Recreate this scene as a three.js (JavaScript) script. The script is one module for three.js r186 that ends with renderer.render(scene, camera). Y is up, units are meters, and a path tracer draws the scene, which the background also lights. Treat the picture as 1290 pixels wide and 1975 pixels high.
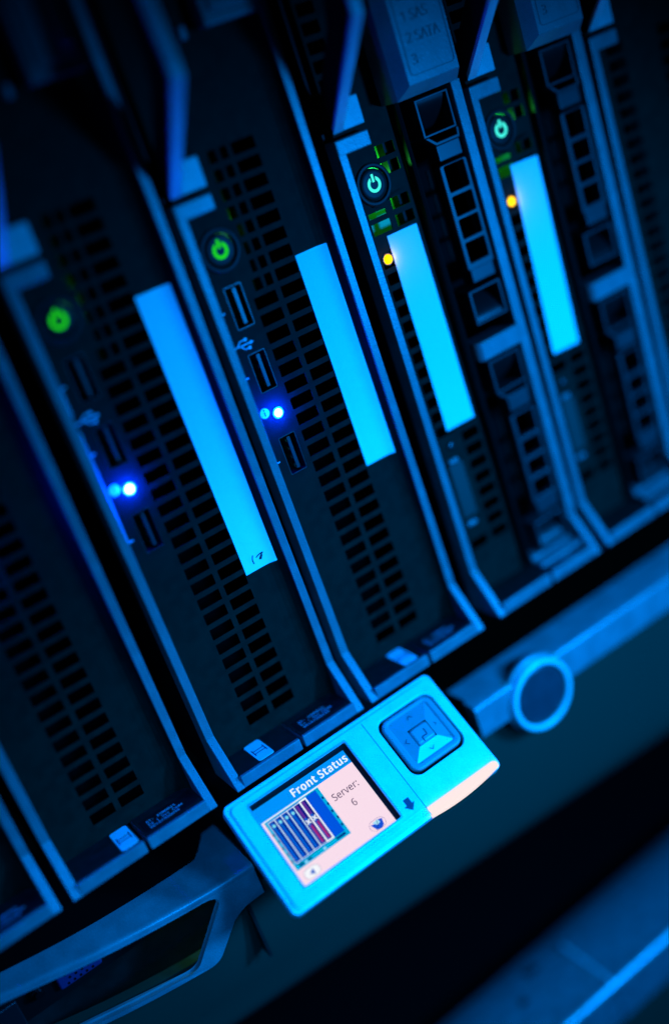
import * as THREE from 'three';
import { mergeGeometries, toCreasedNormals } from 'three/addons/utils/BufferGeometryUtils.js';
import { RoundedBoxGeometry } from 'three/addons/geometries/RoundedBoxGeometry.js';
import { RectAreaLightUniformsLib } from 'three/addons/lights/RectAreaLightUniformsLib.js';
import { FontLoader } from 'three/addons/loaders/FontLoader.js';
import { TextGeometry } from 'three/addons/geometries/TextGeometry.js';

// ---------------------------------------------------------------- camera, lamps, exposure
const MM = 0.001;
const scene = new THREE.Scene();
const camera = new THREE.PerspectiveCamera(48.88, 668 / 1024, 0.01, 5);
{
  // axes of a hand-held camera, rolled and looking down to the right along the row of blades
  const right = new THREE.Vector3(0.79658, -0.314445, 0.516319);
  const up = new THREE.Vector3(0.454615, 0.874553, -0.168769);
  const back = new THREE.Vector3(-0.39848, 0.369164, 0.839602);
  camera.matrixAutoUpdate = true;
  camera.position.set(0.033312, 0.18733, 0.290748);
  camera.quaternion.setFromRotationMatrix(new THREE.Matrix4().makeBasis(right, up, back));
  camera.fov = 2 * Math.atan(987.5 / 2173.88) * 180 / Math.PI;
  camera.focus = 0.338;
  camera.userData.fStop = 1.85;
  camera.updateProjectionMatrix();
}
scene.background = new THREE.Color().setRGB(0.00002, 0.0006, 0.0013);
RectAreaLightUniformsLib.init();
function areaLamp(color, intensity, w, h, at, to) {
  const l = new THREE.RectAreaLight(new THREE.Color().setRGB(...color), intensity, w, h);
  l.position.set(...at); l.lookAt(...to); l.castShadow = true; scene.add(l); return l;
}
function spotLamp(color, intensity, angle, at, to, size) {
  const l = new THREE.SpotLight(new THREE.Color().setRGB(...color), intensity, 0, angle, 1, 2);
  l.position.set(...at); l.target.position.set(...to); l.castShadow = true; l.shadow.radius = size / 0.02; scene.add(l, l.target); return l;
}
spotLamp([0, 0.25, 1], 1.25, 0.78, [0.365, 0.1, 0.3], [0.22, -0.035, 0], 0.025);   // blue stage lamp in front, to the right of the row
spotLamp([0, 0.25, 1], 0.27, 0.6, [0.196, 0.075, 0.22], [0.155, -0.02, 0.03], 0.02);   // added second blue lamp, narrowed onto the display to brighten it
spotLamp([0, 0.25, 1], 0.14, 0.42, [0.04, 0.12, 0.2], [0.092, -0.03, 0.01], 0.015);      // added blue fill from the left, lightens the bar beside the display
areaLamp([0, 0.26, 1], 0.07, 0.4, 0.4, [-0.1, 0.2, 0.5], [0.15, 0.05, 0]);            // weak blue room light behind the camera
const renderer = new THREE.WebGLRenderer({ antialias: true });
renderer.toneMapping = THREE.LinearToneMapping;
renderer.toneMappingExposure = 1;
renderer.shadowMap.enabled = true;

// ---------------------------------------------------------------- helpers (all shapes in millimetres)
let seed = 7;
const rnd = () => { seed = (seed * 1664525 + 1013904223) >>> 0; return seed / 4294967296; };
const V2 = (a) => a.map(([x, y]) => new THREE.Vector2(x, y));
function boxUV(g, size = 30) {                                             // uv by the way each face points, size mm per tile
  g = g.index ? g.toNonIndexed() : g;
  const p = g.attributes.position, uv = new Float32Array(p.count * 2);
  const a = new THREE.Vector3(), b = new THREE.Vector3(), c = new THREE.Vector3();
  for (let i = 0; i < p.count; i += 3) {
    a.fromBufferAttribute(p, i); b.fromBufferAttribute(p, i + 1); c.fromBufferAttribute(p, i + 2);
    const n = b.clone().sub(a).cross(c.clone().sub(a));
    const x = Math.abs(n.x), y = Math.abs(n.y), z = Math.abs(n.z);
    for (let k = 0; k < 3; k++) {
      const j = i + k, X = p.getX(j), Y = p.getY(j), Z = p.getZ(j);
      const q = z >= x && z >= y ? [X, Y] : x >= y ? [Z, Y] : [X, Z];
      uv[2 * j] = q[0] / size; uv[2 * j + 1] = q[1] / size;
    }
  }
  g.setAttribute('uv', new THREE.BufferAttribute(uv, 2));
  return g;
}
function add(name, geos, mat, parent, keepUV) {
  geos = (Array.isArray(geos) ? geos : [geos]).map((g) => (keepUV ? g : boxUV(g)));
  let g = geos.length > 1 ? mergeGeometries(geos.map((q) => { q = q.index ? q.toNonIndexed() : q; for (const k of Object.keys(q.attributes)) if (!['position', 'normal', 'uv'].includes(k)) q.deleteAttribute(k); return q; })) : geos[0];
  g.scale(MM, MM, MM);
  const m = new THREE.Mesh(g, mat); m.name = name; m.castShadow = m.receiveShadow = true;
  parent.add(m); return m;
}
const taken = {};
function thing(name, label, category, at = [0, 0, 0], group) {
  const o = new THREE.Group(); const k = taken[name] = (taken[name] ?? -1) + 1;
  o.name = k ? name + '_' + String(k).padStart(3, '0') : name;
  o.position.set(at[0] * MM, at[1] * MM, at[2] * MM); o.userData = { label, category };
  if (group) o.userData.group = group;
  scene.add(o); return o;
}
function bx(x0, x1, y0, y1, z0, z1, r = 0.25) {
  const w = x1 - x0, h = y1 - y0, d = z1 - z0; r = Math.min(r, w / 2.2, h / 2.2, d / 2.2);
  const g = r > 0.01 ? new RoundedBoxGeometry(w, h, d, 2, r) : new THREE.BoxGeometry(w, h, d);
  return g.translate((x0 + x1) / 2, (y0 + y1) / 2, (z0 + z1) / 2);
}
function extrude(shape, depth, bevel = 0, seg = 2, curve = 8) {
  return new THREE.ExtrudeGeometry(shape, { depth: depth - 2 * bevel, bevelEnabled: bevel > 0, bevelSize: bevel, bevelThickness: bevel, bevelOffset: -bevel, bevelSegments: seg, curveSegments: curve }).translate(0, 0, bevel);
}
const CYC = new THREE.Matrix4().makeBasis(new THREE.Vector3(0, 1, 0), new THREE.Vector3(0, 0, 1), new THREE.Vector3(1, 0, 0));
function extYZ(pts, x0, x1, bevel = 0.25) {                                // outline in (y, z), pushed along x
  return extrude(new THREE.Shape(V2(pts)), x1 - x0, bevel).applyMatrix4(CYC).translate(x0, 0, 0);
}
function extXZ(pts, y0, y1, bevel = 0.1) {                                 // outline in (x, z), pushed along y
  const g = extrude(new THREE.Shape(V2(pts.map(([x, z]) => [x, -z]))), y1 - y0, bevel);
  return g.rotateX(-Math.PI / 2).translate(0, y0, 0);
}
function rr(x0, x1, y0, y1, r, P = THREE.Shape) {                          // rounded rectangle
  const s = new P(); r = Math.min(r, (x1 - x0) / 2.01, (y1 - y0) / 2.01);
  s.moveTo(x0 + r, y0); s.lineTo(x1 - r, y0); s.absarc(x1 - r, y0 + r, r, -Math.PI / 2, 0);
  s.lineTo(x1, y1 - r); s.absarc(x1 - r, y1 - r, r, 0, Math.PI / 2);
  s.lineTo(x0 + r, y1); s.absarc(x0 + r, y1 - r, r, Math.PI / 2, Math.PI);
  s.lineTo(x0, y0 + r); s.absarc(x0 + r, y0 + r, r, Math.PI, Math.PI * 1.5);
  return s;
}
const hole = (x0, x1, y0, y1, r) => rr(x0, x1, y0, y1, r, THREE.Path);
const circ = (x, y, r, P = THREE.Path) => { const p = new P(); p.absarc(x, y, r, 0, Math.PI * 2); return p; };
const flat = (s, z, t = 0.04) => extrude(s, t, 0, 1, 16).translate(0, 0, z);
function cyl(x, y, z0, z1, r, r2 = r, seg = 40) {
  return new THREE.CylinderGeometry(r2, r, z1 - z0, seg).rotateX(Math.PI / 2).translate(x, y, (z0 + z1) / 2);
}
function lathe(pts, x, y, z, seg = 64) { return new THREE.LatheGeometry(V2(pts), seg).rotateX(Math.PI / 2).translate(x, y, z); }
function sweepX(xs, fn) {                                                  // closed convex section fn(x) = [[y, z], ...] carried along x, with caps
  const P = [], rows = xs.map((x) => fn(x).map(([y, z]) => [x, y, z])), n = rows[0].length;
  const tri = (a, b, c) => P.push(...a, ...b, ...c);
  for (let i = 0; i + 1 < rows.length; i++) for (let k = 0; k < n; k++) {
    const a = rows[i][k], b = rows[i + 1][k], c = rows[i + 1][(k + 1) % n], d = rows[i][(k + 1) % n];
    tri(a, b, c); tri(a, c, d);
  }
  for (let k = 1; k + 1 < n; k++) { tri(rows[0][0], rows[0][k], rows[0][k + 1]); const e = rows[rows.length - 1]; tri(e[0], e[k + 1], e[k]); }
  const g = new THREE.BufferGeometry(); g.setAttribute('position', new THREE.Float32BufferAttribute(P, 3));
  g.computeVertexNormals();
  return toCreasedNormals(g, 0.6);
}

// ---------------------------------------------------------------- materials
function noiseTex(n, fn, srgb) {
  const d = new Uint8Array(n * n * 4);
  for (let i = 0; i < n * n; i++) { const v = fn(i % n, (i / n) | 0); d[4 * i] = v[0]; d[4 * i + 1] = v[1]; d[4 * i + 2] = v[2]; d[4 * i + 3] = 255; }
  const t = new THREE.DataTexture(d, n, n); t.wrapS = t.wrapT = THREE.RepeatWrapping; t.magFilter = THREE.LinearFilter; t.minFilter = THREE.LinearMipmapLinearFilter; t.generateMipmaps = true;
  if (srgb) t.colorSpace = THREE.SRGBColorSpace; t.needsUpdate = true; return t;
}
const grainField = (n, cells) => {                                         // tiling value noise
  const g = []; for (let i = 0; i < cells * cells; i++) g.push(rnd());
  return (x, y) => {
    const u = x / n * cells, v = y / n * cells, i = u | 0, j = v | 0, a = u - i, b = v - j, s = a * a * (3 - 2 * a), t = b * b * (3 - 2 * b);
    const G = (p, q) => g[(q % cells) * cells + (p % cells)];
    return (G(i, j) * (1 - s) + G(i + 1, j) * s) * (1 - t) + (G(i, j + 1) * (1 - s) + G(i + 1, j + 1) * s) * t;
  };
};
const nA = grainField(512, 150), nB = grainField(512, 60), nC = grainField(512, 9);
const speckle = noiseTex(512, (x, y) => { const v = 255 * (0.5 * nA(x, y) + 0.35 * nB(x, y) + 0.15 * rnd()); return [v, v, v]; });
const paintTone = noiseTex(512, (x, y) => { const v = Math.max(0, Math.min(255, 222 + 30 * (nA(x, y) - 0.5) + 26 * (nC(x, y) - 0.5) + 20 * (rnd() - 0.5) + (rnd() > 0.9985 ? 40 : 0))); return [v, v, v]; }, true);
const paintLight = noiseTex(512, (x, y) => { const v = Math.min(255, 244 + 22 * (nA(x, y) - 0.5) + 12 * (nC(x, y) - 0.5) + 14 * (rnd() - 0.5)); return [v, v, v]; }, true);
const dust = new Uint8Array(1024 * 1024);
for (let k = 0; k < 900; k++) { const x = (rnd() * 1024) | 0, y = (rnd() * 1024) | 0, s = rnd() > 0.9 ? 3 : rnd() > 0.6 ? 2 : 1, v = 60 + rnd() * 190; for (let i = 0; i < s; i++) for (let j = 0; j < s; j++) dust[((y + j) & 1023) * 1024 + ((x + i) & 1023)] = v; }
const nD = grainField(1024, 14), nE = grainField(1024, 260);
const dusty = noiseTex(1024, (x, y) => { const v = 128 + 26 * (nD(x, y) - 0.5) + 18 * (nE(x, y) - 0.5), k = dust[y * 1024 + x]; const q = Math.min(255, v + k * 0.75); return [q, q, q]; }, true);
function mat(rgb, roughness, o = {}) {
  const m = new THREE.MeshPhysicalMaterial({ roughness, metalness: o.metal ?? 0 }); m.color.setRGB(...rgb);
  if (o.map) m.map = o.map; if (o.bump) { m.bumpMap = speckle; m.bumpScale = o.bump; }
  if (o.coat) { m.clearcoat = o.coat; m.clearcoatRoughness = o.coatRough ?? 0.2; }
  if (o.spec !== undefined) m.specularIntensity = o.spec;
  return m;
}
const glow = (rgb, k = 1) => { const m = new THREE.MeshPhysicalMaterial({ color: 0x000000, roughness: 0.7, specularIntensity: 0.15 }); m.emissive.setRGB(...rgb); m.emissiveIntensity = k; return m; };
const M = {
  rim: mat([0.19, 0.195, 0.2], 0.34, { map: paintTone, bump: 0.00005 }),
  plate: mat([0.035, 0.045, 0.028], 0.62, { map: dusty, bump: 0.00001, spec: 0.1 }),
  deck: mat([0.05, 0.055, 0.048], 0.45, { map: dusty, bump: 0.00001, spec: 0.2 }),
  black: mat([0.0025, 0.003, 0.0028], 0.5, { spec: 0.15 }),
  inner: mat([0.0012, 0.0012, 0.0012], 0.8, { spec: 0.1 }),
  carrier: mat([0.036, 0.038, 0.04], 0.36, { map: paintTone, spec: 0.6 }),
  gloss: mat([0.005, 0.006, 0.006], 0.28, { spec: 0.6 }),
  silver: mat([0.84, 0.88, 0.84], 0.4, { map: paintLight, bump: 0.000012, metal: 0.25 }),
  trim: mat([0.75, 0.78, 0.78], 0.32, { map: paintTone, metal: 0.4 }),
  bezel: mat([0.29, 0.3, 0.31], 0.34, { map: paintTone, bump: 0.00001, metal: 0.2 }),
  pad: mat([0.2, 0.25, 0.25], 0.3, { coat: 1, coatRough: 0.33 }),
  steel: mat([0.06, 0.06, 0.06], 0.35, { metal: 1 }),
  gold: mat([0.5, 0.33, 0.12], 0.35, { metal: 1 }),
  plastic: mat([0.007, 0.007, 0.008], 0.35),
  board: mat([0.05, 0.22, 0.06], 0.5),
  connector: mat([0.008, 0.016, 0.01], 0.5),
  print: mat([0.55, 0.58, 0.58], 0.6),
  ink: mat([0.015, 0.02, 0.05], 0.6),
  vga: mat([0.01, 0.012, 0.06], 0.5),
  lowpanel: mat([0.023, 0.032, 0.02], 0.6, { spec: 0.3 }),
  unit: mat([0.55, 0.55, 0.58], 0.5, { map: dusty }),
  collar: mat([0.5, 0.55, 0.6], 0.3),
  brown: mat([0.12, 0.05, 0.01], 0.3),
  upper: mat([0.09, 0.1, 0.1], 0.35, { map: paintTone }),
  lettering: mat([0.07, 0.075, 0.08], 0.5),
  lever: mat([0.6, 0.61, 0.62], 0.4, { map: paintTone, bump: 0.00005 }),  // paler than the rims, brightness painted in where the lamp falls off
  badge: mat([0.045, 0.05, 0.06], 0.35, { map: paintTone }),
};

// ---------------------------------------------------------------- printed faces
function canvasTex(w, h, draw) {
  const c = document.createElement('canvas'); c.width = w; c.height = h; draw(c.getContext('2d'), w, h);
  const t = new THREE.CanvasTexture(c); t.colorSpace = THREE.SRGBColorSpace; t.magFilter = THREE.LinearFilter; t.anisotropy = 8; return t;
}
function paperTex(marked) {
  return canvasTex(256, 2048, (g, w, h) => {
    g.fillStyle = 'rgb(240,240,238)'; g.fillRect(0, 0, w, h);
    for (let k = 0; k < 5000; k++) { const v = 222 + (rnd() * 32 | 0); g.fillStyle = `rgba(${v},${v},${v},0.28)`; g.fillRect(rnd() * w, rnd() * h, 1 + rnd() * 9, 1 + rnd() * 9); }
    for (let k = 0; k < 14; k++) { g.fillStyle = 'rgba(120,120,130,0.25)'; g.fillRect(rnd() * w, rnd() * h, 2, 2); }
    if (marked) {
      g.strokeStyle = g.fillStyle = 'rgb(14,14,26)'; g.lineWidth = 9; g.lineCap = 'round'; g.lineJoin = 'round';
      g.beginPath(); g.moveTo(96, 1940); g.quadraticCurveTo(78, 1965, 86, 1996); g.stroke();
      g.beginPath(); g.moveTo(120, 1962); g.quadraticCurveTo(146, 1948, 176, 1950); g.quadraticCurveTo(150, 1966, 138, 1986); g.quadraticCurveTo(156, 1984, 166, 1966); g.lineTo(150, 1990); g.stroke();
    }
  });
}
const paperPlain = new THREE.MeshPhysicalMaterial({ map: paperTex(false), roughness: 0.55, specularIntensity: 0.3 });
const paperMarked = new THREE.MeshPhysicalMaterial({ map: paperTex(true), roughness: 0.55, specularIntensity: 0.3 });
function sticker(name, prof, y0, y1, m, parent, tilt = 0) {                // thin sheet over the (x, z) line prof
  const n = prof.length, P = [], UV = [], I = [], len = [0];
  for (let i = 1; i < n; i++) len.push(len[i - 1] + Math.hypot(prof[i][0] - prof[i - 1][0], prof[i][1] - prof[i - 1][1]));
  const T = 0.11, rows = 24, xm = (prof[0][0] + prof[n - 1][0]) / 2, ym = (y0 + y1) / 2;
  for (const t of [T, 0]) for (let j = 0; j <= rows; j++) for (let i = 0; i < n; i++) {
    const y = y0 + (y1 - y0) * j / rows; let x = prof[i][0] - xm, yy = y - ym;
    [x, yy] = [x * Math.cos(tilt) - yy * Math.sin(tilt), x * Math.sin(tilt) + yy * Math.cos(tilt)];
    P.push(x + xm, yy + ym, prof[i][1] + t + 0.02 + 0.035 * Math.sin(j * 0.7 + i * 0.4)); UV.push(len[i] / len[n - 1], j / rows);
  }
  const S = (rows + 1) * n, at = (s, j, i) => s * S + j * n + i;
  for (let j = 0; j < rows; j++) for (let i = 0; i + 1 < n; i++) {
    I.push(at(0, j, i), at(0, j, i + 1), at(0, j + 1, i + 1), at(0, j, i), at(0, j + 1, i + 1), at(0, j + 1, i));
    I.push(at(1, j, i), at(1, j + 1, i + 1), at(1, j, i + 1), at(1, j, i), at(1, j + 1, i), at(1, j + 1, i + 1));
  }
  const edge = (a, b) => I.push(at(0, ...a), at(1, ...a), at(1, ...b), at(0, ...a), at(1, ...b), at(0, ...b));
  for (let j = 0; j < rows; j++) { edge([j + 1, 0], [j, 0]); edge([j, n - 1], [j + 1, n - 1]); }
  for (let i = 0; i + 1 < n; i++) { edge([0, i], [0, i + 1]); edge([rows, i + 1], [rows, i]); }
  const g = new THREE.BufferGeometry(); g.setAttribute('position', new THREE.Float32BufferAttribute(P, 3)); g.setAttribute('uv', new THREE.Float32BufferAttribute(UV, 2)); g.setIndex(I); g.computeVertexNormals();
  return add(name, g, m, parent, true);
}
const tagTex = canvasTex(700, 290, (g, w, h) => {
  g.fillStyle = 'rgb(16,17,20)'; g.fillRect(0, 0, w, h);
  g.fillStyle = 'rgb(215,220,225)'; g.font = '62px monospace'; g.textBaseline = 'middle';
  g.fillText('ST: 2SMDB2S', 60, 78); g.fillText('Ex | Svc Code', 60, 150); g.fillText('60141900036', 60, 222);
});
const tagMat = new THREE.MeshPhysicalMaterial({ map: tagTex, roughness: 0.35, specularIntensity: 0.4 });
const markTex = canvasTex(256, 512, (g, w, h) => {
  g.fillStyle = 'rgb(226,227,226)'; g.fillRect(0, 0, w, h);
  g.save(); g.translate(w / 2, h * 0.52); g.rotate(Math.PI / 2); g.scale(1.35, 1.25); g.fillStyle = 'rgb(6,8,30)'; g.fillRect(-34, -70, 16, 140); g.fillRect(18, -70, 16, 140);
  g.fillRect(-66, -80, 132, 14); g.fillRect(-66, 66, 132, 14); g.restore();
});
const markMat = new THREE.MeshPhysicalMaterial({ map: markTex, roughness: 0.45, specularIntensity: 0.4 });
function deckSheet(name, x0, x1, z0, z1, y, r, m, parent) {                 // thin rounded sheet lying on a deck, uv 0..1 across it
  const g = extrude(rr(x0, x1, -z1, -z0, r), 0.12, 0, 1, 6); const p = g.attributes.position, uv = g.attributes.uv;
  for (let i = 0; i < p.count; i++) uv.setXY(i, (p.getX(i) - x0) / (x1 - x0), (p.getY(i) + z1) / (z1 - z0));
  return add(name, g.rotateX(-Math.PI / 2).translate(0, y, 0), m, parent, true);
}
const screenTex = canvasTex(1320, 1060, (g, w, h) => {
  const X = w / 33.3, Y = h / 26.5; g.scale(X, Y);                          // drawn in millimetres of the screen
  g.fillStyle = 'rgb(255,226,238)'; g.fillRect(0, 0, 34, 27);
  for (let k = 0; k < 2600; k++) { g.fillStyle = `rgba(${rnd() > 0.5 ? '255,240,250' : '248,208,226'},0.35)`; g.fillRect(rnd() * 34, rnd() * 27, 0.12, 0.12); }
  g.fillStyle = 'rgb(0,150,255)'; g.fillRect(0, 0, 34, 4.5);
  g.fillStyle = 'rgb(238,250,255)'; g.font = 'bold 3.5px sans-serif'; g.textBaseline = 'alphabetic'; g.fillText('Front Status', 12.3, 3.75);
  g.fillStyle = 'rgb(225,240,255)'; g.fillRect(0, 4.5, 20.2, 0.45);
  g.fillStyle = 'rgb(0,175,225)'; g.fillRect(0.9, 4.95, 19.2, 16.6);        // drawing of the chassis
  g.fillStyle = 'rgb(0,85,225)'; g.fillRect(1.7, 5.3, 17.3, 14.6);
  for (let k = 0; k < 5; k++) { g.fillStyle = 'rgb(0,40,120)'; g.fillRect(0.95 + (k % 2) * 0.3, 9 + k * 2.3, 0.55, 0.7); g.fillRect(19.2 + (k % 2) * 0.3, 8 + k * 2.4, 0.6, 0.8); }
  g.fillStyle = 'rgb(0,40,120)'; g.fillRect(2.2, 20.3, 1.6, 0.7); g.fillRect(5.2, 20.4, 1.4, 0.6); g.fillRect(15.6, 20.2, 3.2, 0.7); g.fillStyle = 'rgb(150,225,255)'; g.fillRect(4.2, 20.5, 0.8, 0.8); g.fillRect(10.8, 20.4, 0.8, 0.8);
  for (let k = 0; k < 6; k++) {
    const x = 1.9 + k * 2.25; g.fillStyle = 'rgb(205,235,255)'; g.fillRect(x - 0.18, 5.5, 2.26, 14.2);
    g.fillStyle = k > 3 ? 'rgb(10,20,130)' : 'rgb(0,45,160)'; g.fillRect(x, 5.75, 1.9, 13.7);
    g.fillStyle = 'rgb(0,95,215)'; g.fillRect(x + 0.35, 6, 0.75, 13.2);
    if (k < 4) { g.fillStyle = 'rgb(120,225,245)'; g.beginPath(); g.arc(x + 0.95, 7.2, 0.52, 0, 7); g.fill(); }
    else {
      g.fillStyle = 'rgb(95,40,150)'; g.fillRect(x + 0.3, 6, 0.8, 4.4); g.fillStyle = 'rgb(130,35,135)'; g.fillRect(x + 0.55, 13, 0.9, 6); g.fillStyle = 'rgb(170,35,115)'; g.fillRect(x + 0.8, 13.6, 0.4, 5.2);
      g.strokeStyle = 'rgb(235,245,255)'; g.lineWidth = 0.42; g.beginPath(); g.moveTo(x + 0.35, 11.2); g.lineTo(x + 1.55, 12.5); g.moveTo(x + 1.55, 11.2); g.lineTo(x + 0.35, 12.5); g.stroke();
    }
  }
  g.strokeStyle = 'rgb(245,250,255)'; g.lineWidth = 0.5; g.strokeRect(1.9 + 5 * 2.25 - 0.1, 5.6, 2.1, 14);
  g.fillStyle = 'rgb(58,30,70)'; g.font = '3.0px sans-serif'; g.fillText('Server:', 21.7, 11.2); g.fillText('6', 25.6, 15.6);
  g.fillStyle = 'rgb(250,252,255)'; g.strokeStyle = 'rgb(70,60,140)'; g.lineWidth = 0.13; g.setLineDash([0.3, 0.2]);
  g.beginPath(); g.roundRect(1.7, 22.6, 5.2, 3, 1.5); g.fill(); g.stroke();
  g.beginPath(); g.roundRect(25.4, 22.4, 5.4, 3.1, 1.55); g.stroke(); g.setLineDash([]);
  g.fillStyle = 'rgb(0,90,200)'; g.beginPath(); g.moveTo(3.4, 24.2); g.lineTo(4.9, 23.3); g.lineTo(4.9, 25.1); g.fill();
  g.fillStyle = 'rgb(20,80,215)'; g.beginPath(); g.moveTo(26.1, 23.2); g.lineTo(27.4, 23.5); g.lineTo(28.4, 22.7); g.lineTo(30.2, 23.2); g.lineTo(29.7, 25); g.lineTo(28.6, 25.6); g.lineTo(27, 25.3); g.closePath(); g.fill();
  g.fillStyle = 'rgb(170,230,250)'; g.beginPath(); g.moveTo(26.8, 22.9); g.lineTo(28, 24.2); g.lineTo(29.2, 23.8); g.lineTo(28.9, 22.8); g.closePath(); g.fill();
  g.strokeStyle = 'rgb(20,20,70)'; g.lineWidth = 0.14; g.beginPath(); g.moveTo(28, 24.2); g.lineTo(28.5, 23.1); g.moveTo(28, 24.2); g.lineTo(27.2, 25); g.stroke();
});

// ---------------------------------------------------------------- blade servers
const font = await new FontLoader().loadAsync('fonts/droid/droid_sans_regular.typeface.json');
const W = 47.55, TOP = 246, PZ = -4, ROW = 5.26;
const shift = [0.022, -1.271, 0.878, -0.936, 1.182, 0.125, 0];
const slotX = (i) => i * 52.5 + shift[i];
function lamp(rgb, candela, x, y, z, parent, size = 0.0012) {              // a tiny diode's light
  const l = new THREE.PointLight(new THREE.Color().setRGB(...rgb), candela, 0, 2);
  l.position.set(x * MM, y * MM, z * MM); l.castShadow = true; l.shadow.radius = size / 0.02; parent.add(l); return l;
}
function bladeShell(t, plainTop) {
  add('side_panel', bx(0.25, 1.1, 0.3, TOP, -90, -6.2, 0), M.black, t);
  add('side_panel', bx(46.4, 47.3, 0.3, TOP, -90, -6.2, 0), M.black, t);
  add('back_panel', bx(1.2, 46.3, 0.3, TOP, -26, -25, 0), M.inner, t);
  add('bottom_panel', bx(1.2, 46.3, 0.3, 1.3, -24.9, -6.2, 0), M.black, t);
  add('rim', extYZ([[160.5, 0], [15.4, 0], [0.4, 9.5], [0, 9.3], [0, -6], [160.5, -6]], 0, 2.75, 0.22), M.rim, t);
  add('rim', extYZ([[TOP, 0], [15.4, 0], [0.4, 9.5], [0, 9.3], [0, -6], [TOP, -6]], 44.9, W, 0.22), M.rim, t);
  add('rim_tab', bx(0.05, 12.2, 156.1, 160.7, -4.5, 0.06, 0.45), M.rim, t);
  // ledge at the foot: two halves with a slot between
  add('ledge', [bx(2.6, 24.1, 0.05, 4, 8.1, 9.45, 0.35), bx(2.7, 24, 0.1, 3.3, -8, 8.2, 0)], M.rim, t);
  add('ledge', [bx(25.2, 45, 0.05, 4, 8.1, 9.45, 0.35), bx(25.3, 44.9, 0.1, 3.3, -8, 8.2, 0)], M.rim, t);
  add('deck', bx(2.8, 23.9, 3.3, 3.9, -8, 8.15, 0.1), M.deck, t);
  add('deck', bx(25.4, 44.8, 3.3, 3.9, -8, 8.15, 0.1), M.deck, t);
  // release lever standing out from the top
  const h = add('release_lever', extYZ([[164.6, 0.1], [191, 25.6], [194, 25.9], [240, 20.7], [240, 12], [196, 15], [190, 13], [171, -3.5], [162.6, -3.5], [162.6, 0.1]], 0.45, 3.75, 0.3), M.black, t);  // black body paints in the shade on the lever sides
  add('lever_face', extYZ([[162.6, 0.2], [190.3, 27], [194, 27.2], [240, 22], [240, 20.75], [194.05, 25.95], [190.95, 25.65], [164.6, 0.2]], 0.3, 3.9, 0.35), M.lever, h);
  add('lever_base', bx(4.1, 12.1, 162.6, 171, -4.5, -0.1, 0.4), M.lever, h);
}
function footMarks(t, x, withTag = true) {
  deckSheet('slot_mark', x, x + 5.5, -3.4, 7.7, 3.92, 0.9, markMat, t);
  if (withTag) deckSheet('service_tag', 26.6, 43.6, 0, 7, 3.92, 0.6, tagMat, t);
}
function plateMesh(t, holes, x1) {
  const s = rr(2.5, x1, 3.5, TOP, 0.1); s.holes.push(...holes);
  return add('vent_plate', extrude(s, 0.35, 0, 1, 20).translate(0, 0, PZ - 0.35), M.plate, t);
}
function powerButton(t, x, y, rgb, k) {
  const b = add('power_button', [lathe([[6.4, -0.6], [6.4, 0.35], [6.1, 0.6], [5.3, 0.6], [5.05, 0.35], [5.05, -0.6]], x, y, PZ), lathe([[0, 0.5], [3.6, 0.45], [4.4, 0.3], [4.75, -0.05], [4.75, -1]].reverse(), x, y, PZ)], M.deck, t);
  const ring = new THREE.Shape(); const g0 = 0.42;
  ring.absarc(0, 0, 2.4, Math.PI / 2 + g0, Math.PI * 2.5 - g0, false); ring.absarc(0, 0, 1.45, Math.PI * 2.5 - g0 * 1.5, Math.PI / 2 + g0 * 1.5, true);
  add('power_symbol', [flat(ring, PZ + 0.5, 0.08).translate(x, y, 0), flat(rr(-0.42, 0.42, 0.7, 3.1, 0.12), PZ + 0.5, 0.08).translate(x, y, 0)], glow(rgb, k), b);
  return b;
}
function usbPort(t, y0, y1) {
  const s = rr(7.4, 13.3, y0, y1, 0.5); s.holes.push(hole(7.68, 13.02, y0 + 0.28, y1 - 0.28, 0.3));
  const u = add('usb_port', [extrude(s, 9, 0.06).translate(0, 0, PZ - 9.15), bx(7.6, 13.1, y0 + 0.2, y1 - 0.2, PZ - 9.4, PZ - 8.9, 0)], M.steel, t);
  add('tongue', bx(10.3, 11.5, y0 + 1, y1 - 1, PZ - 8.8, PZ - 0.8, 0.1), M.plastic, u);
  for (let k = 0; k < 4; k++) { const y = y0 + 2 + k * (y1 - y0 - 4) / 3; add('contact', bx(10.1, 10.3, y - 0.5, y + 0.5, PZ - 8, PZ - 1.5, 0), M.gold, u); }
}
function usbSymbol(t) {
  const seg = (x0, y0, x1, y1, w) => { const a = Math.atan2(y1 - y0, x1 - x0), L = Math.hypot(x1 - x0, y1 - y0); return flat(rr(-w / 2, L + w / 2, -w / 2, w / 2, w * 0.3), PZ).rotateZ(a).translate(x0, y0, 0); };
  const tri = new THREE.Shape(V2([[9.7, 117], [10.9, 117.55], [9.7, 118.1]]));
  add('usb_symbol', [seg(3.9, 117.55, 9.8, 117.55, 0.42), seg(5.2, 117.55, 6.6, 118.9, 0.38), seg(6.6, 118.9, 8.1, 118.9, 0.38), flat(circ(8.5, 118.9, 0.5, THREE.Shape), PZ + 0.001), seg(6.3, 117.55, 7.5, 116.2, 0.38), seg(7.5, 116.2, 8.7, 116.2, 0.38), flat(rr(8.6, 9.5, 115.75, 116.65, 0.05), PZ + 0.002), flat(tri, PZ + 0.003)], M.print, t);
}
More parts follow.
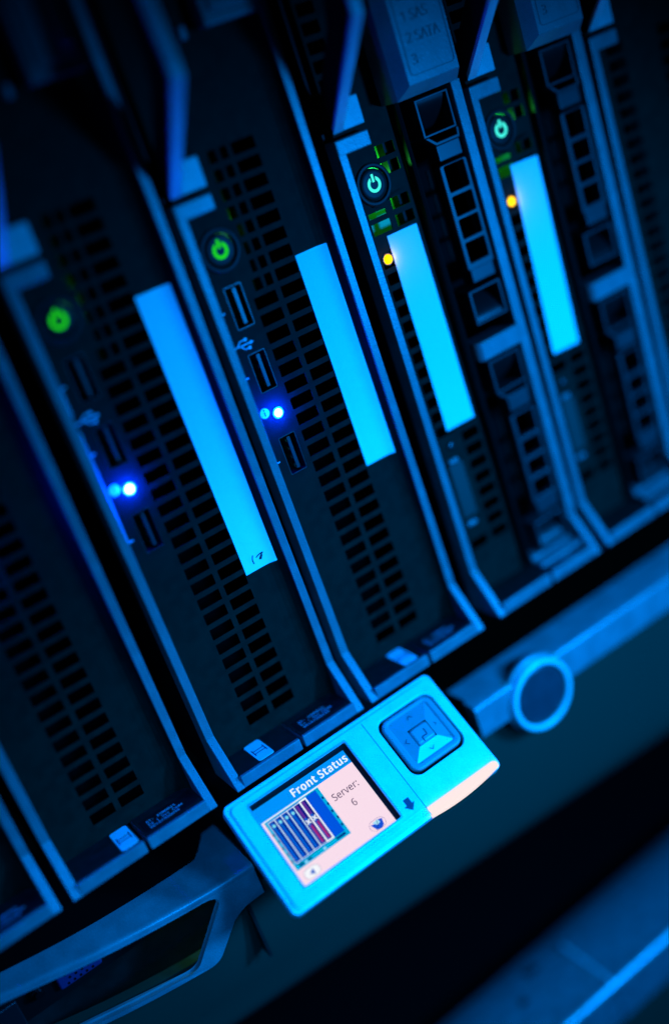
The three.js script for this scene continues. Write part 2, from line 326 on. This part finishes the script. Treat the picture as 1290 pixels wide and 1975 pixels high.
function blueLamp(t, x, y) {
  const c = add('indicator_light', lathe([[1.15, 0.0], [1.15, 0.5], [1.5, 0.62], [1.9, 0.3], [1.95, 0.0]], x, y, PZ, 40), M.collar, t);
  add('lens', lathe([[1.1, -0.4], [1.1, 0.7], [0.8, 1.2], [0.4, 1.42], [0, 1.5]], x, y, PZ, 32), glow([0.75, 0.95, 1], 5), c);
  lamp([0.0, 0.02, 1], 0.011, x, y, PZ + 1.9, t);
}
function amberLamp(t, x, y) {
  const c = add('indicator_light', lathe([[1.5, -0.6], [1.5, 0.15], [1.75, 0.22], [1.95, 0.0], [1.95, -0.6]], x, y, PZ, 40), M.brown, t);
  add('lens', lathe([[1.45, -0.6], [1.4, 0.5], [0.95, 1.0], [0.45, 1.25], [0, 1.3]], x, y, PZ, 32), glow([1, 0.56, 0.0], 2.4), c);
  lamp([1, 0.55, 0.15], 0.00006, x + 0.4, y, PZ + 0.75, t, 0.0006);
}
function ventRows(x0, x1, list, top = 170.5) { return list.map((k) => hole(x0 - 0.05, x1 + 0.05, top - k * ROW - 3.5, top - k * ROW + 0.05, 0.2)); }
const range = (a, b) => Array.from({ length: b - a }, (_, k) => a + k);

function ventBlade(i, label, o) {
  const t = thing('blade_server', label, 'server', [slotX(i), 0, 0], 'blade servers standing side by side in the chassis');
  bladeShell(t);
  const holes = [...ventRows(24.75, 32.3, range(0, 31)), ...ventRows(15.4, 22.9, range(8, 31)),
    ...ventRows(16.9, 19.7, [0, 1, 2, 3, 7]), ...ventRows(20.9, 23.3, range(0, 8)), ...ventRows(18.1, 19.8, [4, 5, 6])];
  holes.push(circ(10.6, 144.8, 4.9));
  for (const [a, b] of usbSpans) holes.push(hole(7.35, 13.35, a - 0.05, b + 0.05, 0.5));
  plateMesh(t, holes, 39);
  // cove that leads from the plate up to the right-hand rim
  add('cove', extXZ([[39.02, PZ - 1.2], [39.02, PZ], [40.6, PZ + 0.12], [42, PZ + 0.55], [43.2, PZ + 1.2], [44.1, PZ + 2.1], [44.88, PZ + 3.4], [44.88, PZ - 1.2]], 3.5, TOP, 0), M.plate, t);
  powerButton(t, 10.6, 144.8, [0.012, 0.74, 0.0], o.power ?? 1);
  for (const [a, b] of usbSpans) usbPort(t, a, b);
  usbSymbol(t);
  const line = (x0, x1, y0, y1) => bx(x0, x1, y0, y1, PZ - 0.02, PZ + 0.03, 0);
  add('printed_bracket', [line(3.55, 3.95, 120.3, 128.2), line(3.96, 5.3, 127.8, 128.2), line(3.55, 3.95, 80.6, 115), line(3.96, 5.3, 107.9, 108.35), line(3.96, 5.3, 80.6, 81)], M.print, t);
  blueLamp(t, 10.1, 94.9);
  const disc = circ(6.1, 96.4, 1.55, THREE.Shape); disc.holes.push(hole(5.85, 6.35, 95.45, 96.75, 0.1), circ(6.1, 97.3, 0.3));
  add('info_symbol', flat(disc, PZ), M.print, t);
  sticker('label_strip', [[32.65, PZ], [36, PZ], [39, PZ], [40.6, PZ + 0.13], [42, PZ + 0.57], [43.2, PZ + 1.22]], o.label[0], o.label[1], o.marked ? paperMarked : paperPlain, t);
  footMarks(t, o.mark);
  // what shows through the vents beside the power button
  const b = add('circuit_board', bx(13, 19.9, 129.3, 172, -10, -9, 0), M.board, t);
  add('light_guide', bx(20, 20.5, 130, 172, -8.9, -5.6, 0), M.inner, b);
  lamp([0.25, 1, 0.0], o.green ?? 0.00002, 16.5, 147, -7, t);
  add('upper_bezel', [bx(26.5, 43.6, 200, TOP, PZ + 0.02, 1.5, 0.6), bx(29, 41.5, 203.5, TOP - 2, 1.4, 2.3, 0.4)], M.upper, t);
  add('bezel_catch', bx(37, 40.5, 206, 222, 2.2, 3.4, 0.5), M.rim, t);
  add('clip', bx(20.5, 22.5, 199, 202.5, PZ + 0.02, -2, 0.4), M.rim, t);
  return t;
}
const usbSpans = [[121.8, 134.6], [102, 114.3], [75.1, 87.5]];

function driveBlade(i, label, o) {
  const t = thing('blade_server', label, 'server', [slotX(i), 0, 0], 'blade servers standing side by side in the chassis');
  bladeShell(t);
  const holes = [...ventRows(15.2, 22, range(3, 29)), ...ventRows(6, 13, [7, 9, ...range(10, 29)].filter((k) => !(k >= 21 && k <= 27))),
    ...ventRows(6, 13, []), ...ventRows(3.4, 9.4, range(0, 7), 209)];
  holes.push(hole(6, 12.6, 135.3, 137, 0.25), circ(11, 144.7, 4.9), circ(8, 122.4, 1.96));
  plateMesh(t, holes.filter(Boolean), 24);
  powerButton(t, 11, 144.7, [0.06, 1, 0.85], o.power ?? 1.0);
  amberLamp(t, 8, 122.4);
  const x0 = 10.15, x1 = 21.6;
  sticker('label_strip', [[x0, PZ], [x0 + 4, PZ], [x0 + 8, PZ + 0.03], [x1, PZ + 0.25]], o.label[0], o.label[1], paperPlain, t, o.tilt ?? 0);
  const b = add('circuit_board', bx(4, 23.6, 122, 158, -11, -10, 0), M.board, t);
  add('light_guide', bx(19.6, 20.4, 128, 157, -9.9, -6.2, 0), M.black, b);
  lamp([0.05, 1, 0.12], o.green ?? 0.0004, 17.5, 145.5, -6.8, t);
  // memory-card connector with bright end clips, low on the plate
  const c = add('connector', bx(6.4, 12.2, 32, 51.5, PZ - 1, PZ + 0.5, 0.3), M.connector, t);
  add('end_clip', bx(6.6, 10.6, 52, 53.6, PZ - 1, PZ + 1.2, 0.5), M.rim, c);
  add('end_clip', bx(6.6, 10.6, 28.8, 30.4, PZ - 1, PZ + 1.2, 0.5), M.rim, c);
  add('screw', [lathe([[1.3, -0.1], [1.3, 0.35], [0.9, 0.6], [0, 0.62]], 9.8, 57.6, PZ, 24)], M.steel, t);
  // drive cage: wall, right-hand frame, divider between the two bays
  add('cage_wall', extXZ([[24.1, -7], [24.4, -1.2], [25.1, -0.8], [26, -1.2], [26.2, -24], [24.1, -24]], 4, TOP, 0), M.black, t);
  add('cage_wall', bx(26.3, 46.2, 4, TOP, -24, -23, 0), M.inner, t);
  add('bay_frame', extYZ([[164.5, 1.9], [17, 1.9], [14, 1.2], [14, -6], [164.5, -6]], 43.9, W + 0.1, 0.3), M.rim, t);
  add('bay_divider', extXZ([[25.9, -7], [25.9, -5], [27.3, 1.2], [28.3, 1.95], [43.85, 1.95], [43.85, -7]], 80.2, 86.4, 0.35), M.rim, t);
  add('bay_foot', [bx(25.6, 44.6, 3.95, 5.6, -8, 4.5, 0.5), bx(25.6, 44.6, 5.6, 7.2, -8, 0, 0.5)], M.rim, t);
  // cover above the bays with raised writing
  const cv = new THREE.Group();
  const pts = (d, e) => [[21.7 + d, 164.6 + e], [44.6 - 0.2 * d, 164.6 + e], [44.6 - 0.2 * d, TOP], [21.7 + d, TOP]];
  const lo = pts(0, 0), hi = pts(3.3, 3.3), P = [];
  const q = (a, b, c2, d) => P.push(...a, ...b, ...c2, ...a, ...c2, ...d);
  const A = lo.map(([x, y]) => [x, y, 4.6]), B = hi.map(([x, y]) => [x, y, 8]), Z = lo.map(([x, y]) => [x, y, -5.9]);
  q(B[0], B[1], B[2], B[3]); for (let k = 0; k < 4; k++) { const n = (k + 1) % 4; q(A[k], A[n], B[n], B[k]); q(Z[k], Z[n], A[n], A[k]); }
  q(Z[3], Z[2], Z[1], Z[0]);
  const cg = new THREE.BufferGeometry(); cg.setAttribute('position', new THREE.Float32BufferAttribute(P, 3)); cg.computeVertexNormals();
  const cover = add('bay_cover', cg, M.rim, t);
  const frame = rr(26.4, 43.2, 170, TOP - 2, 1.4); frame.holes.push(hole(26.75, 42.85, 170.35, TOP - 2.35, 1.1));
  add('border', flat(frame, 7.98, 0.2), M.lettering, cover);
  for (const [s, y] of [['3', 172.9], ['2 SATA', 178.8], ['1 SAS', 184.6], ['0', 190.4]]) {
    const tg = new TextGeometry(s, { font, size: 2.9, depth: 0.28, curveSegments: 4 }); add('raised_lettering', tg.translate(28.3, y, 7.96), M.lettering, cover);
  }
  footMarks(t, 60, false); t.remove(t.children[t.children.length - 1]);
  if (o.tag) deckSheet('service_tag', 27, 43.4, 4.2, 8, 3.93, 0.4, tagMat, t);
  for (const [k, dy] of [[0, 0], [1, -84.4]]) driveCarrier(i, dy, o.drives[k]);
  return t;
}
function driveCarrier(i, dy, label) {
  const t = thing('drive_carrier', label, 'drive carrier', [slotX(i), dy + 91, 0], 'hot-swap drive carriers in the right-hand blades');
  const y = (v) => v - 91, F = 0.3;                                        // front face of the ladder
  const cup = (a, b, c, flip) => {                                         // dished finger cup with its frame
    const fr = new THREE.Shape(V2([[30.3, a], [43.3, a], [43.3, b], [30.3, b]]));
    fr.holes.push(new THREE.Path(V2([[31.2, a + 0.7], [42.5, a + 0.7], [42.5, b - 0.7], [31.2, b - 0.7]])));
    const f = add('finger_cup', extrude(fr, 8, 0.15).translate(0, 0, F - 8), M.carrier, t);
    const P = [], n = 14;                                                  // curved inner sheet
    const z = (u) => F - 1.2 - 7.5 * (flip ? 1 - u : u) ** 1.7;
    for (let k = 0; k < n; k++) { const u = k / n, v = (k + 1) / n, p = b - 0.7 + (a - b + 1.4) * u, r = b - 0.7 + (a - b + 1.4) * v; P.push([31.2, p, z(u)], [31.2, r, z(v)], [42.5, r, z(v)], [31.2, p, z(u)], [42.5, r, z(v)], [42.5, p, z(u)]); }
    const g = new THREE.BufferGeometry(); g.setAttribute('position', new THREE.Float32BufferAttribute(P.flat(), 3)); g.computeVertexNormals();
    add('cup_lining', toCreasedNormals(g, 0.8), M.gloss, f);
  };
  cup(y(151.6), y(163), 0, false); cup(y(91.4), y(102.6), 0, true);
  // angled lip under the upper cup and the flat catch below it
  add('catch', [extrude(new THREE.Shape(V2([[30.4, y(151.5)], [33.8, y(148.4)], [43.2, y(148.4)], [43.6, y(151.5)], [42.7, y(151.5)], [42.4, y(149.4)], [34.3, y(149.4)], [31.8, y(151.5)]])), 5, 0.2).translate(0, 0, F - 4.8), bx(34, 43.2, y(143.4), y(148.3), -6, F - 0.5, 0.3)], M.carrier, t);
  const s = rr(32.4, 43.2, y(108.9), y(142.4), 0.9);
  for (const [a, b] of [[133.8, 142.5], [126.2, 132.3], [118.9, 125], [111, 117.5]]) s.holes.push(hole(34, 41.9, y(a), Math.min(y(b), y(141.8)), 0.5));
  add('ladder', extrude(s, 3, 0.25, 2, 6).translate(0, 0, F - 2.6), M.carrier, t);
  add('catch', bx(34, 43.2, y(104.4), y(108.8), -6, F - 0.7, 0.3), M.carrier, t);
  add('drive_body', [bx(28, 43, y(91.5), y(163), -22, -11.5, 0.3)], M.inner, t);
  add('conductor', [bx(36, 36.5, y(110), y(141), -11.4, -11, 0), bx(39.6, 40, y(110), y(141), -11.4, -11, 0)], M.plate, t);
  return t;
}

ventBlade(0, 'black blade server mostly cut off, left of the blade whose service tag reads clearly', { label: [60, 140], mark: 17.8 });
ventBlade(1, 'dim black blade server with the clearly readable service tag at its foot', { label: [150, 190], mark: 17.8 });
ventBlade(2, 'black blade server with blurred green power ring and ink marks on its label strip', { label: [53.9, 142.3], mark: 10.4, marked: true, green: 0.00002 });
ventBlade(3, 'black blade server with sharp green power symbol, information symbol and unmarked label strip', { label: [66, 134.9], mark: 16.1, green: 0.00005 });
driveBlade(4, 'blade server with sharp pale cyan power symbol and raised SAS and SATA lettering', { label: [63, 128.9], drives: ['upper drive carrier of the blade with SAS and SATA lettering, above its divider', 'lower drive carrier of the blade with SAS and SATA lettering, below its divider'], green: 0.001, tag: true });
driveBlade(5, 'blade server with blurred cyan power ring, right of the blade with SAS lettering', { label: [68.3, 132.9], tilt: -0.036, drives: ['upper drive carrier of the blade with the blurred cyan power ring', 'lower drive carrier of the blade with the blurred cyan power ring'], green: 0.0009, power: 1.1 });
{
  const t = thing('blade_server', 'unlit black vented blade server past the one with blurred cyan power ring', 'server', [slotX(6), 0, 0], 'blade servers standing side by side in the chassis');
  bladeShell(t); plateMesh(t, [...ventRows(9.8, 17.4, range(0, 29), 156), ...ventRows(35, 42, range(0, 29), 156)], 44.9);
}

// ---------------------------------------------------------------- chassis: bowed bezel under the blades
const zs = [[-80, -36], [-20, -20], [23, -5], [45, 2.6], [65, 7.6], [86, 11.2], [101, 12.1], [190, 12.6], [290, 14.8], [420, 16]];
function zr(x) {                                                           // how far the bezel stands out at x
  let k = 0; while (k < zs.length - 2 && x > zs[k + 1][0]) k++;
  const [x0, z0] = zs[k], [x1, z1] = zs[k + 1], t = (x - x0) / (x1 - x0);
  const m = (j) => { const a = zs[Math.max(0, j - 1)], b = zs[Math.min(zs.length - 1, j + 1)]; return (b[1] - a[1]) / (b[0] - a[0]); };
  const h = x1 - x0, t2 = t * t, t3 = t2 * t;
  return (2 * t3 - 3 * t2 + 1) * z0 + (t3 - 2 * t2 + t) * h * m(k) + (-2 * t3 + 3 * t2) * z1 + (t3 - t2) * h * m(k + 1);
}
const chassis = thing('server_chassis', 'grey bowed chassis bezel with a round badge running beneath the blade servers', 'server chassis');
const steps = (a, b, n) => Array.from({ length: n + 1 }, (_, k) => a + (b - a) * k / n);
const RY = -21.9;
const shelfDepth = (x) => Math.max(4, 8.5 + (x - 26) * 0.12) + (x > 90 ? Math.min(9, (x - 90) * 2) : 0);
const shelfSection = (x, depth) => { const z = zr(x); return [[RY - 11.7, z], [RY - 1.5, z], [RY - 0.93, z - 0.11], [RY - 0.44, z - 0.44], [RY - 0.11, z - 0.93], [RY, z - 1.5], [RY + 1.2, z - depth], [RY - 1, z - depth], [RY - 11.7, z - 3]]; };
add('bezel_bar', sweepX(steps(189, 420, 60), (x) => shelfSection(x, 15)), M.bezel, chassis);
add('bezel_bar', sweepX(steps(-80, 100.5, 60), (x) => { const z = zr(x), d = shelfDepth(x); return [[RY - 1.9, z], [RY - 1.5, z], [RY - 0.93, z - 0.11], [RY - 0.44, z - 0.44], [RY - 0.11, z - 0.93], [RY, z - 1.5], [RY + 1.2, z - d], [RY - 1, z - d], [RY - 1.9, z - 3]]; }), M.bezel, chassis);
{
  // carrying loop at the left: slanted end and a thin lower bar
  const line = (a, b, n) => Array.from({ length: n }, (_, k) => [a[0] + (b[0] - a[0]) * k / n, a[1] + (b[1] - a[1]) * k / n]);
  const bend = (p, c, q, n) => Array.from({ length: n }, (_, k) => { const t = k / n; return [p[0] * (1 - t) ** 2 + 2 * c[0] * t * (1 - t) + q[0] * t * t, p[1] * (1 - t) ** 2 + 2 * c[1] * t * (1 - t) + q[1] * t * t]; });
  const outer = [...line([-80, RY - 2], [100.5, RY - 2], 60), ...line([100.5, RY - 2], [100.5, -33.4], 3), ...line([100.5, -33.4], [95.5, -33.6], 2), ...bend([95.5, -33.6], [91.5, -34], [88.5, -36.5], 6), ...line([88.5, -36.5], [81.5, -44.5], 4), ...bend([81.5, -44.5], [79.6, -46.7], [76, -46.8], 6), ...line([76, -46.8], [-80, -46.8], 50)];
  outer.push([-80, -46.8]);
  const inn = [...line([-78, -24], [82, -24], 50), ...bend([82, -24], [88.4, -24], [87, -28], 8), ...line([87, -28], [75, -43.3], 6), ...bend([75, -43.3], [73.4, -45.3], [70, -45.3], 6), ...line([70, -45.3], [-78, -45.3], 50), [-78, -45.3]];
  const s = new THREE.Shape(V2(outer)); s.holes.push(new THREE.Path(V2(inn)));
  const g = extrude(s, 2.2, 0.5, 2).translate(0, 0, -2.2), p = g.attributes.position;
  for (let k = 0; k < p.count; k++) p.setZ(k, p.getZ(k) + zr(p.getX(k)) - 0.02);
  g.computeVertexNormals();
  add('carrying_loop', toCreasedNormals(g, 0.5), M.bezel, chassis);
  // port plate seen inside the loop
  const io = rr(-80, 72, -37.2, -22.2, 3);
  const plate = add('port_plate', extrude(io, 1, 0, 1, 8).translate(0, 0, -9), M.black, chassis);
  add('video_port', [bx(37.5, 51.5, -34, -28.6, -8.2, -6, 0.8)], M.vga, plate);
  for (let r = 0; r < 3; r++) for (let k = 0; k < 5; k++) add('pin_hole', cyl(40.4 + k * 2 + (r % 2), -29.6 - r * 1.6, -6.1, -5.9, 0.42, 0.42, 10), M.inner, plate);
  add('port_screw', [cyl(31.8, -29.6, -8.2, -5.8, 2.5, 2.2, 6), cyl(31.8, -29.6, -5.9, -4.6, 1.3, 1.2, 20)], M.steel, plate);
  add('port_shell', bx(14, 25.5, -38, -28, -8.3, -6.8, 0.5), M.plastic, plate);
  add('recess_wall', [bx(-80, 96, -60, -21, -26, -25, 0), bx(95, 96, -60, -24.2, -24.9, 6, 0), bx(-80, 95, -60, -59, -24.9, -10, 0)], M.deck, chassis);
  add('leak_cover', sweepX(steps(-80, 100.5, 40), (x) => { const z = zr(x) - shelfDepth(x) - 0.1; return [[-21.6, z], [-20.6, z], [-20.6, -60], [-21.6, -60]]; }), M.inner, chassis);  // added black cover, stops the green glow leaking above the bar
  lamp([0.25, 1, 0], 0.0003, 81, -33, -9, chassis, 0.003);
}
{
  // round badge on the right-hand bar
  const cx = 215, cy = -31.8, z = zr(215);
  const ring = add('badge', lathe([[12.9, -2], [12.9, 1.5], [12.7, 1.95], [12.3, 2.15], [11.5, 2.15], [11.1, 2.0], [10.95, 1.7], [10.9, 0.5]], cx, cy, z, 96), M.silver, chassis);
  add('badge_disc', lathe([[0, 1.2], [9, 1.15], [10.85, 1.1], [10.95, -1.5]].reverse(), cx, cy, z, 96), M.badge, ring);
  add('badge_seat', lathe([[12.92, -4], [13.8, -3.6], [14.2, -1.8], [13.7, -1], [12.92, -0.8]].reverse(), cx, cy, z, 96), M.bezel, ring);
}
// dark bay behind the display and the curved lower skirt
add('display_bay', [bx(100.7, 101.6, -34, -20, -30, 8, 0), bx(188, 188.9, -34, -20, -30, 8, 0), bx(100.7, 188.9, -34, -8, -31, -30, 0), bx(101.7, 187.9, -34.8, -34, -29.9, 5, 0)], M.black, chassis);
const lipZ = (x) => (x - 163) * 0.088;
add('skirt', sweepX(steps(-80, 430, 80), (x) => {
  const z = lipZ(x), k = Math.min(1, Math.max(0, (x - 78) / 18)), y0 = -47.2 + 13 * k * k * (3 - 2 * k), zt = zr(x) - 7;
  return [[y0, zt], [y0, zt - 4], [-96, Math.min(z, zt) - 34], [-95.5, z - 15], [-93, z - 9], [-90, z - 5], [-86.5, z - 2], [-82.5, z - 0.3], [-79, z], [-72, z + (zt - z) * 0.3], [(y0 - 72) / 2, z + (zt - z) * 0.68]];
}), M.lowpanel, chassis);

// ---------------------------------------------------------------- display module, tilted up on its hinge
{
  const t = thing('display_panel', 'silver tilted display panel with lit colour screen and square navigation pad', 'display panel', [99.03, 1.03, 15]);
  t.rotation.x = -0.85;
  const yy = (v) => -v;
  const body = rr(-0.9, 76.9, yy(36), yy(-1.3), 2);
  body.holes.push(hole(5.9, 41.4, yy(30.95), yy(2.5), 0.8), hole(51.9, 72.9, yy(24.2), yy(3.7), 3.4));
  const strip = new THREE.Path(); strip.moveTo(48.9, yy(32.9)); strip.lineTo(74.2, yy(33.1));
  const shell = add('casing', extrude(body, 3.9, 0.5, 3, 12).translate(0, 0, -4.6), M.silver, t);
  const top = rr(0.8, 75.2, yy(35.2), yy(0.3), 1.8); top.holes.push(hole(5.9, 41.4, yy(30.95), yy(2.5), 0.8), hole(51.9, 72.9, yy(24.2), yy(3.7), 3.4));
  add('face_plate', extrude(top, 0.9, 0.25, 3, 12).translate(0, 0, -0.9), M.silver, shell);
  add('casing_back', [bx(-0.3, 76.3, yy(35.4), yy(-0.7), -5.2, -3.2, 0.6), bx(51.5, 73.5, yy(24.6), yy(3.4), -3.3, -2.6, 0)], M.black, t);
  // raised border line along the top and right, seam between the two halves
  add('seam', bx(48.85, 49.05, yy(35.4), yy(1), -0.02, 0.04, 0), M.black, shell);
  add('foot_ridge', [bx(0.6, 48.4, yy(32.7), yy(32.25), -0.1, 0.32, 0.15), bx(0.6, 48.4, yy(33.5), yy(33.1), -0.1, 0.3, 0.15)], M.silver, shell);
  add('arrow', flat(new THREE.Shape(V2([[44.4, yy(27.2)], [46.4, yy(27.2)], [46.4, yy(29.2)], [47.3, yy(29.2)], [45.3, yy(31.2)], [43.4, yy(29.2)], [44.4, yy(29.2)]])), 0, 0.03), M.ink, shell);
  // screen set back behind its bevelled window
  const sc = new THREE.PlaneGeometry(33.3, 26.5).translate(6.3 + 33.3 / 2, yy(4.25 + 26.5 / 2), -1.3);
  const sm = new THREE.MeshStandardMaterial({ color: 0x050508, roughness: 0.25, emissive: 0xffffff, emissiveMap: screenTex, emissiveIntensity: 0.95 });
  add('screen', sc, sm, t, true);
  add('screen_surround', [bx(5.6, 41.8, yy(31.2), yy(2.2), -2.6, -1.4, 0)], M.gloss, t);
  const wf = rr(5.5, 41.8, yy(31.3), yy(2.1), 1); wf.holes.push(hole(6.1, 41.2, yy(30.75), yy(2.7), 0.6));
  add('window_frame', flat(wf, -0.02, 0.16), M.trim, t);
  // navigation pad: rounded frame, four sloping faces, small square button
  const fr = rr(52.8, 72, yy(23.3), yy(4.6), 3); fr.holes.push(hole(55, 69.7, yy(21.1), yy(6.2), 1));
  const pad = add('navigation_pad', extrude(fr, 2.4, 0.7, 4, 10).translate(0, 0, -1.5), M.pad, t);
  const o4 = [[55, 21.1], [69.7, 21.1], [69.7, 6.2], [55, 6.2]].map(([x, v]) => [x, yy(v), 0.35]), i4 = [[58.6, 17.4], [65.6, 17.4], [65.6, 11.4], [58.6, 11.4]].map(([x, v]) => [x, yy(v), 1.6]);
  for (let k = 0; k < 4; k++) {
    const n = (k + 1) % 4, g = new THREE.BufferGeometry(); g.setAttribute('position', new THREE.Float32BufferAttribute([...o4[k], ...o4[n], ...i4[n], ...o4[k], ...i4[n], ...i4[k]], 3)); g.computeVertexNormals();
    add('pad_face', g, M.pad, pad);
  }
  add('centre_button', new RoundedBoxGeometry(6.9, 5.9, 2.4, 5, 1.1).translate(62.1, yy(14.4), 0.8), M.pad, pad);
  const tick = (x, v, a) => mergeGeometries([bx(-0.1, 0.1, 0, 1.3, 0, 0.06, 0).rotateZ(2.4), bx(-0.1, 0.1, 0, 1.3, 0, 0.06, 0).rotateZ(-2.4)].map((g) => g.toNonIndexed())).translate(0, 0.5, 0).rotateZ(a).translate(x, yy(v), 1.02);
  for (const [x, v, a] of [[62.2, 8, 0], [67.5, 14, -Math.PI / 2], [56.6, 14, Math.PI / 2], [62, 19.6, Math.PI]]) add('pad_arrow', tick(x, v, a), M.ink, pad);
  add('tick_mark', [bx(60.9, 61.3, yy(17), yy(15.4), 1.95, 2.07, 0).translate(0, 0, 0), bx(61.2, 63.2, yy(15.6), yy(15.2), 1.95, 2.08, 0), bx(62.9, 63.3, yy(15.2), yy(13.4), 1.95, 2.07, 0)], M.ink, pad);
  // glowing status light bar below the pad
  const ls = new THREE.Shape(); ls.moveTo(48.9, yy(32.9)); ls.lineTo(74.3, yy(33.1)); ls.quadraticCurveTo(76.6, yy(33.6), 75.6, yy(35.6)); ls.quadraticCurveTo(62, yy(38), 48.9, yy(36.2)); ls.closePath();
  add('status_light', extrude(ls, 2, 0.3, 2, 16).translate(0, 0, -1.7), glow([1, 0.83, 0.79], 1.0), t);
  // hinge arms back into the chassis
  add('hinge_arm', [bx(2, 14, yy(9), yy(3), -26, -5.3, 0.6)], M.black, t);
  add('hinge_arm', [bx(62, 74, yy(9), yy(3), -26, -5.3, 0.6)], M.black, t);
}

// ---------------------------------------------------------------- the unit racked below
{
  const t = thing('rack_unit', 'blue grey flat-topped unit in the dark beneath the server chassis', 'rack unit');
  const at = [0, -155, 0];
  const cover = (x0, x1, d) => extYZ([[at[1] + d, 20], [at[1] + d, 2], [at[1] - 0.8 + d, -6], [at[1] - 3 + d, -14], [at[1] - 7, -22], [at[1] - 14, -29], [at[1] - 20, -30], [at[1] - 20, 20]], x0, x1, 0.5);  // rear rolls down to shape in the shade fading across the top
  add('top_cover', cover(60, 204.3, 0), M.unit, t);
  add('top_cover', cover(204.6, 460, 0.05), M.unit, t);
  add('rear_deck', bx(60, 460, at[1] - 40, at[1] - 30, -140, -31, 0), M.inner, t);  // black sheet in place of the shaded rear of the top
  add('front_face', bx(60, 460, at[1] - 60, at[1] - 20.1, -17, 19.8, 0.5), M.lowpanel, t);
  add('edge_highlight', bx(60, 460, at[1] - 2.2, at[1] + 0.35, 19.2, 21.6, 1.1), M.trim, t);  // pale strip paints the light caught along the rounded front edge
  add('seam_strip', bx(203.7, 205.2, at[1] - 1, at[1] + 0.35, -8, 19.1, 0.3), M.trim, t);
  for (const [x, z] of [[189, -7.6], [176, 1]]) add('screw', lathe([[1.6, 0], [1.6, 0.5], [1, 0.9], [0, 1]], 0, 0, 0, 20).rotateX(-Math.PI / 2).translate(x, at[1], z), M.steel, t);
}
renderer.render(scene, camera);
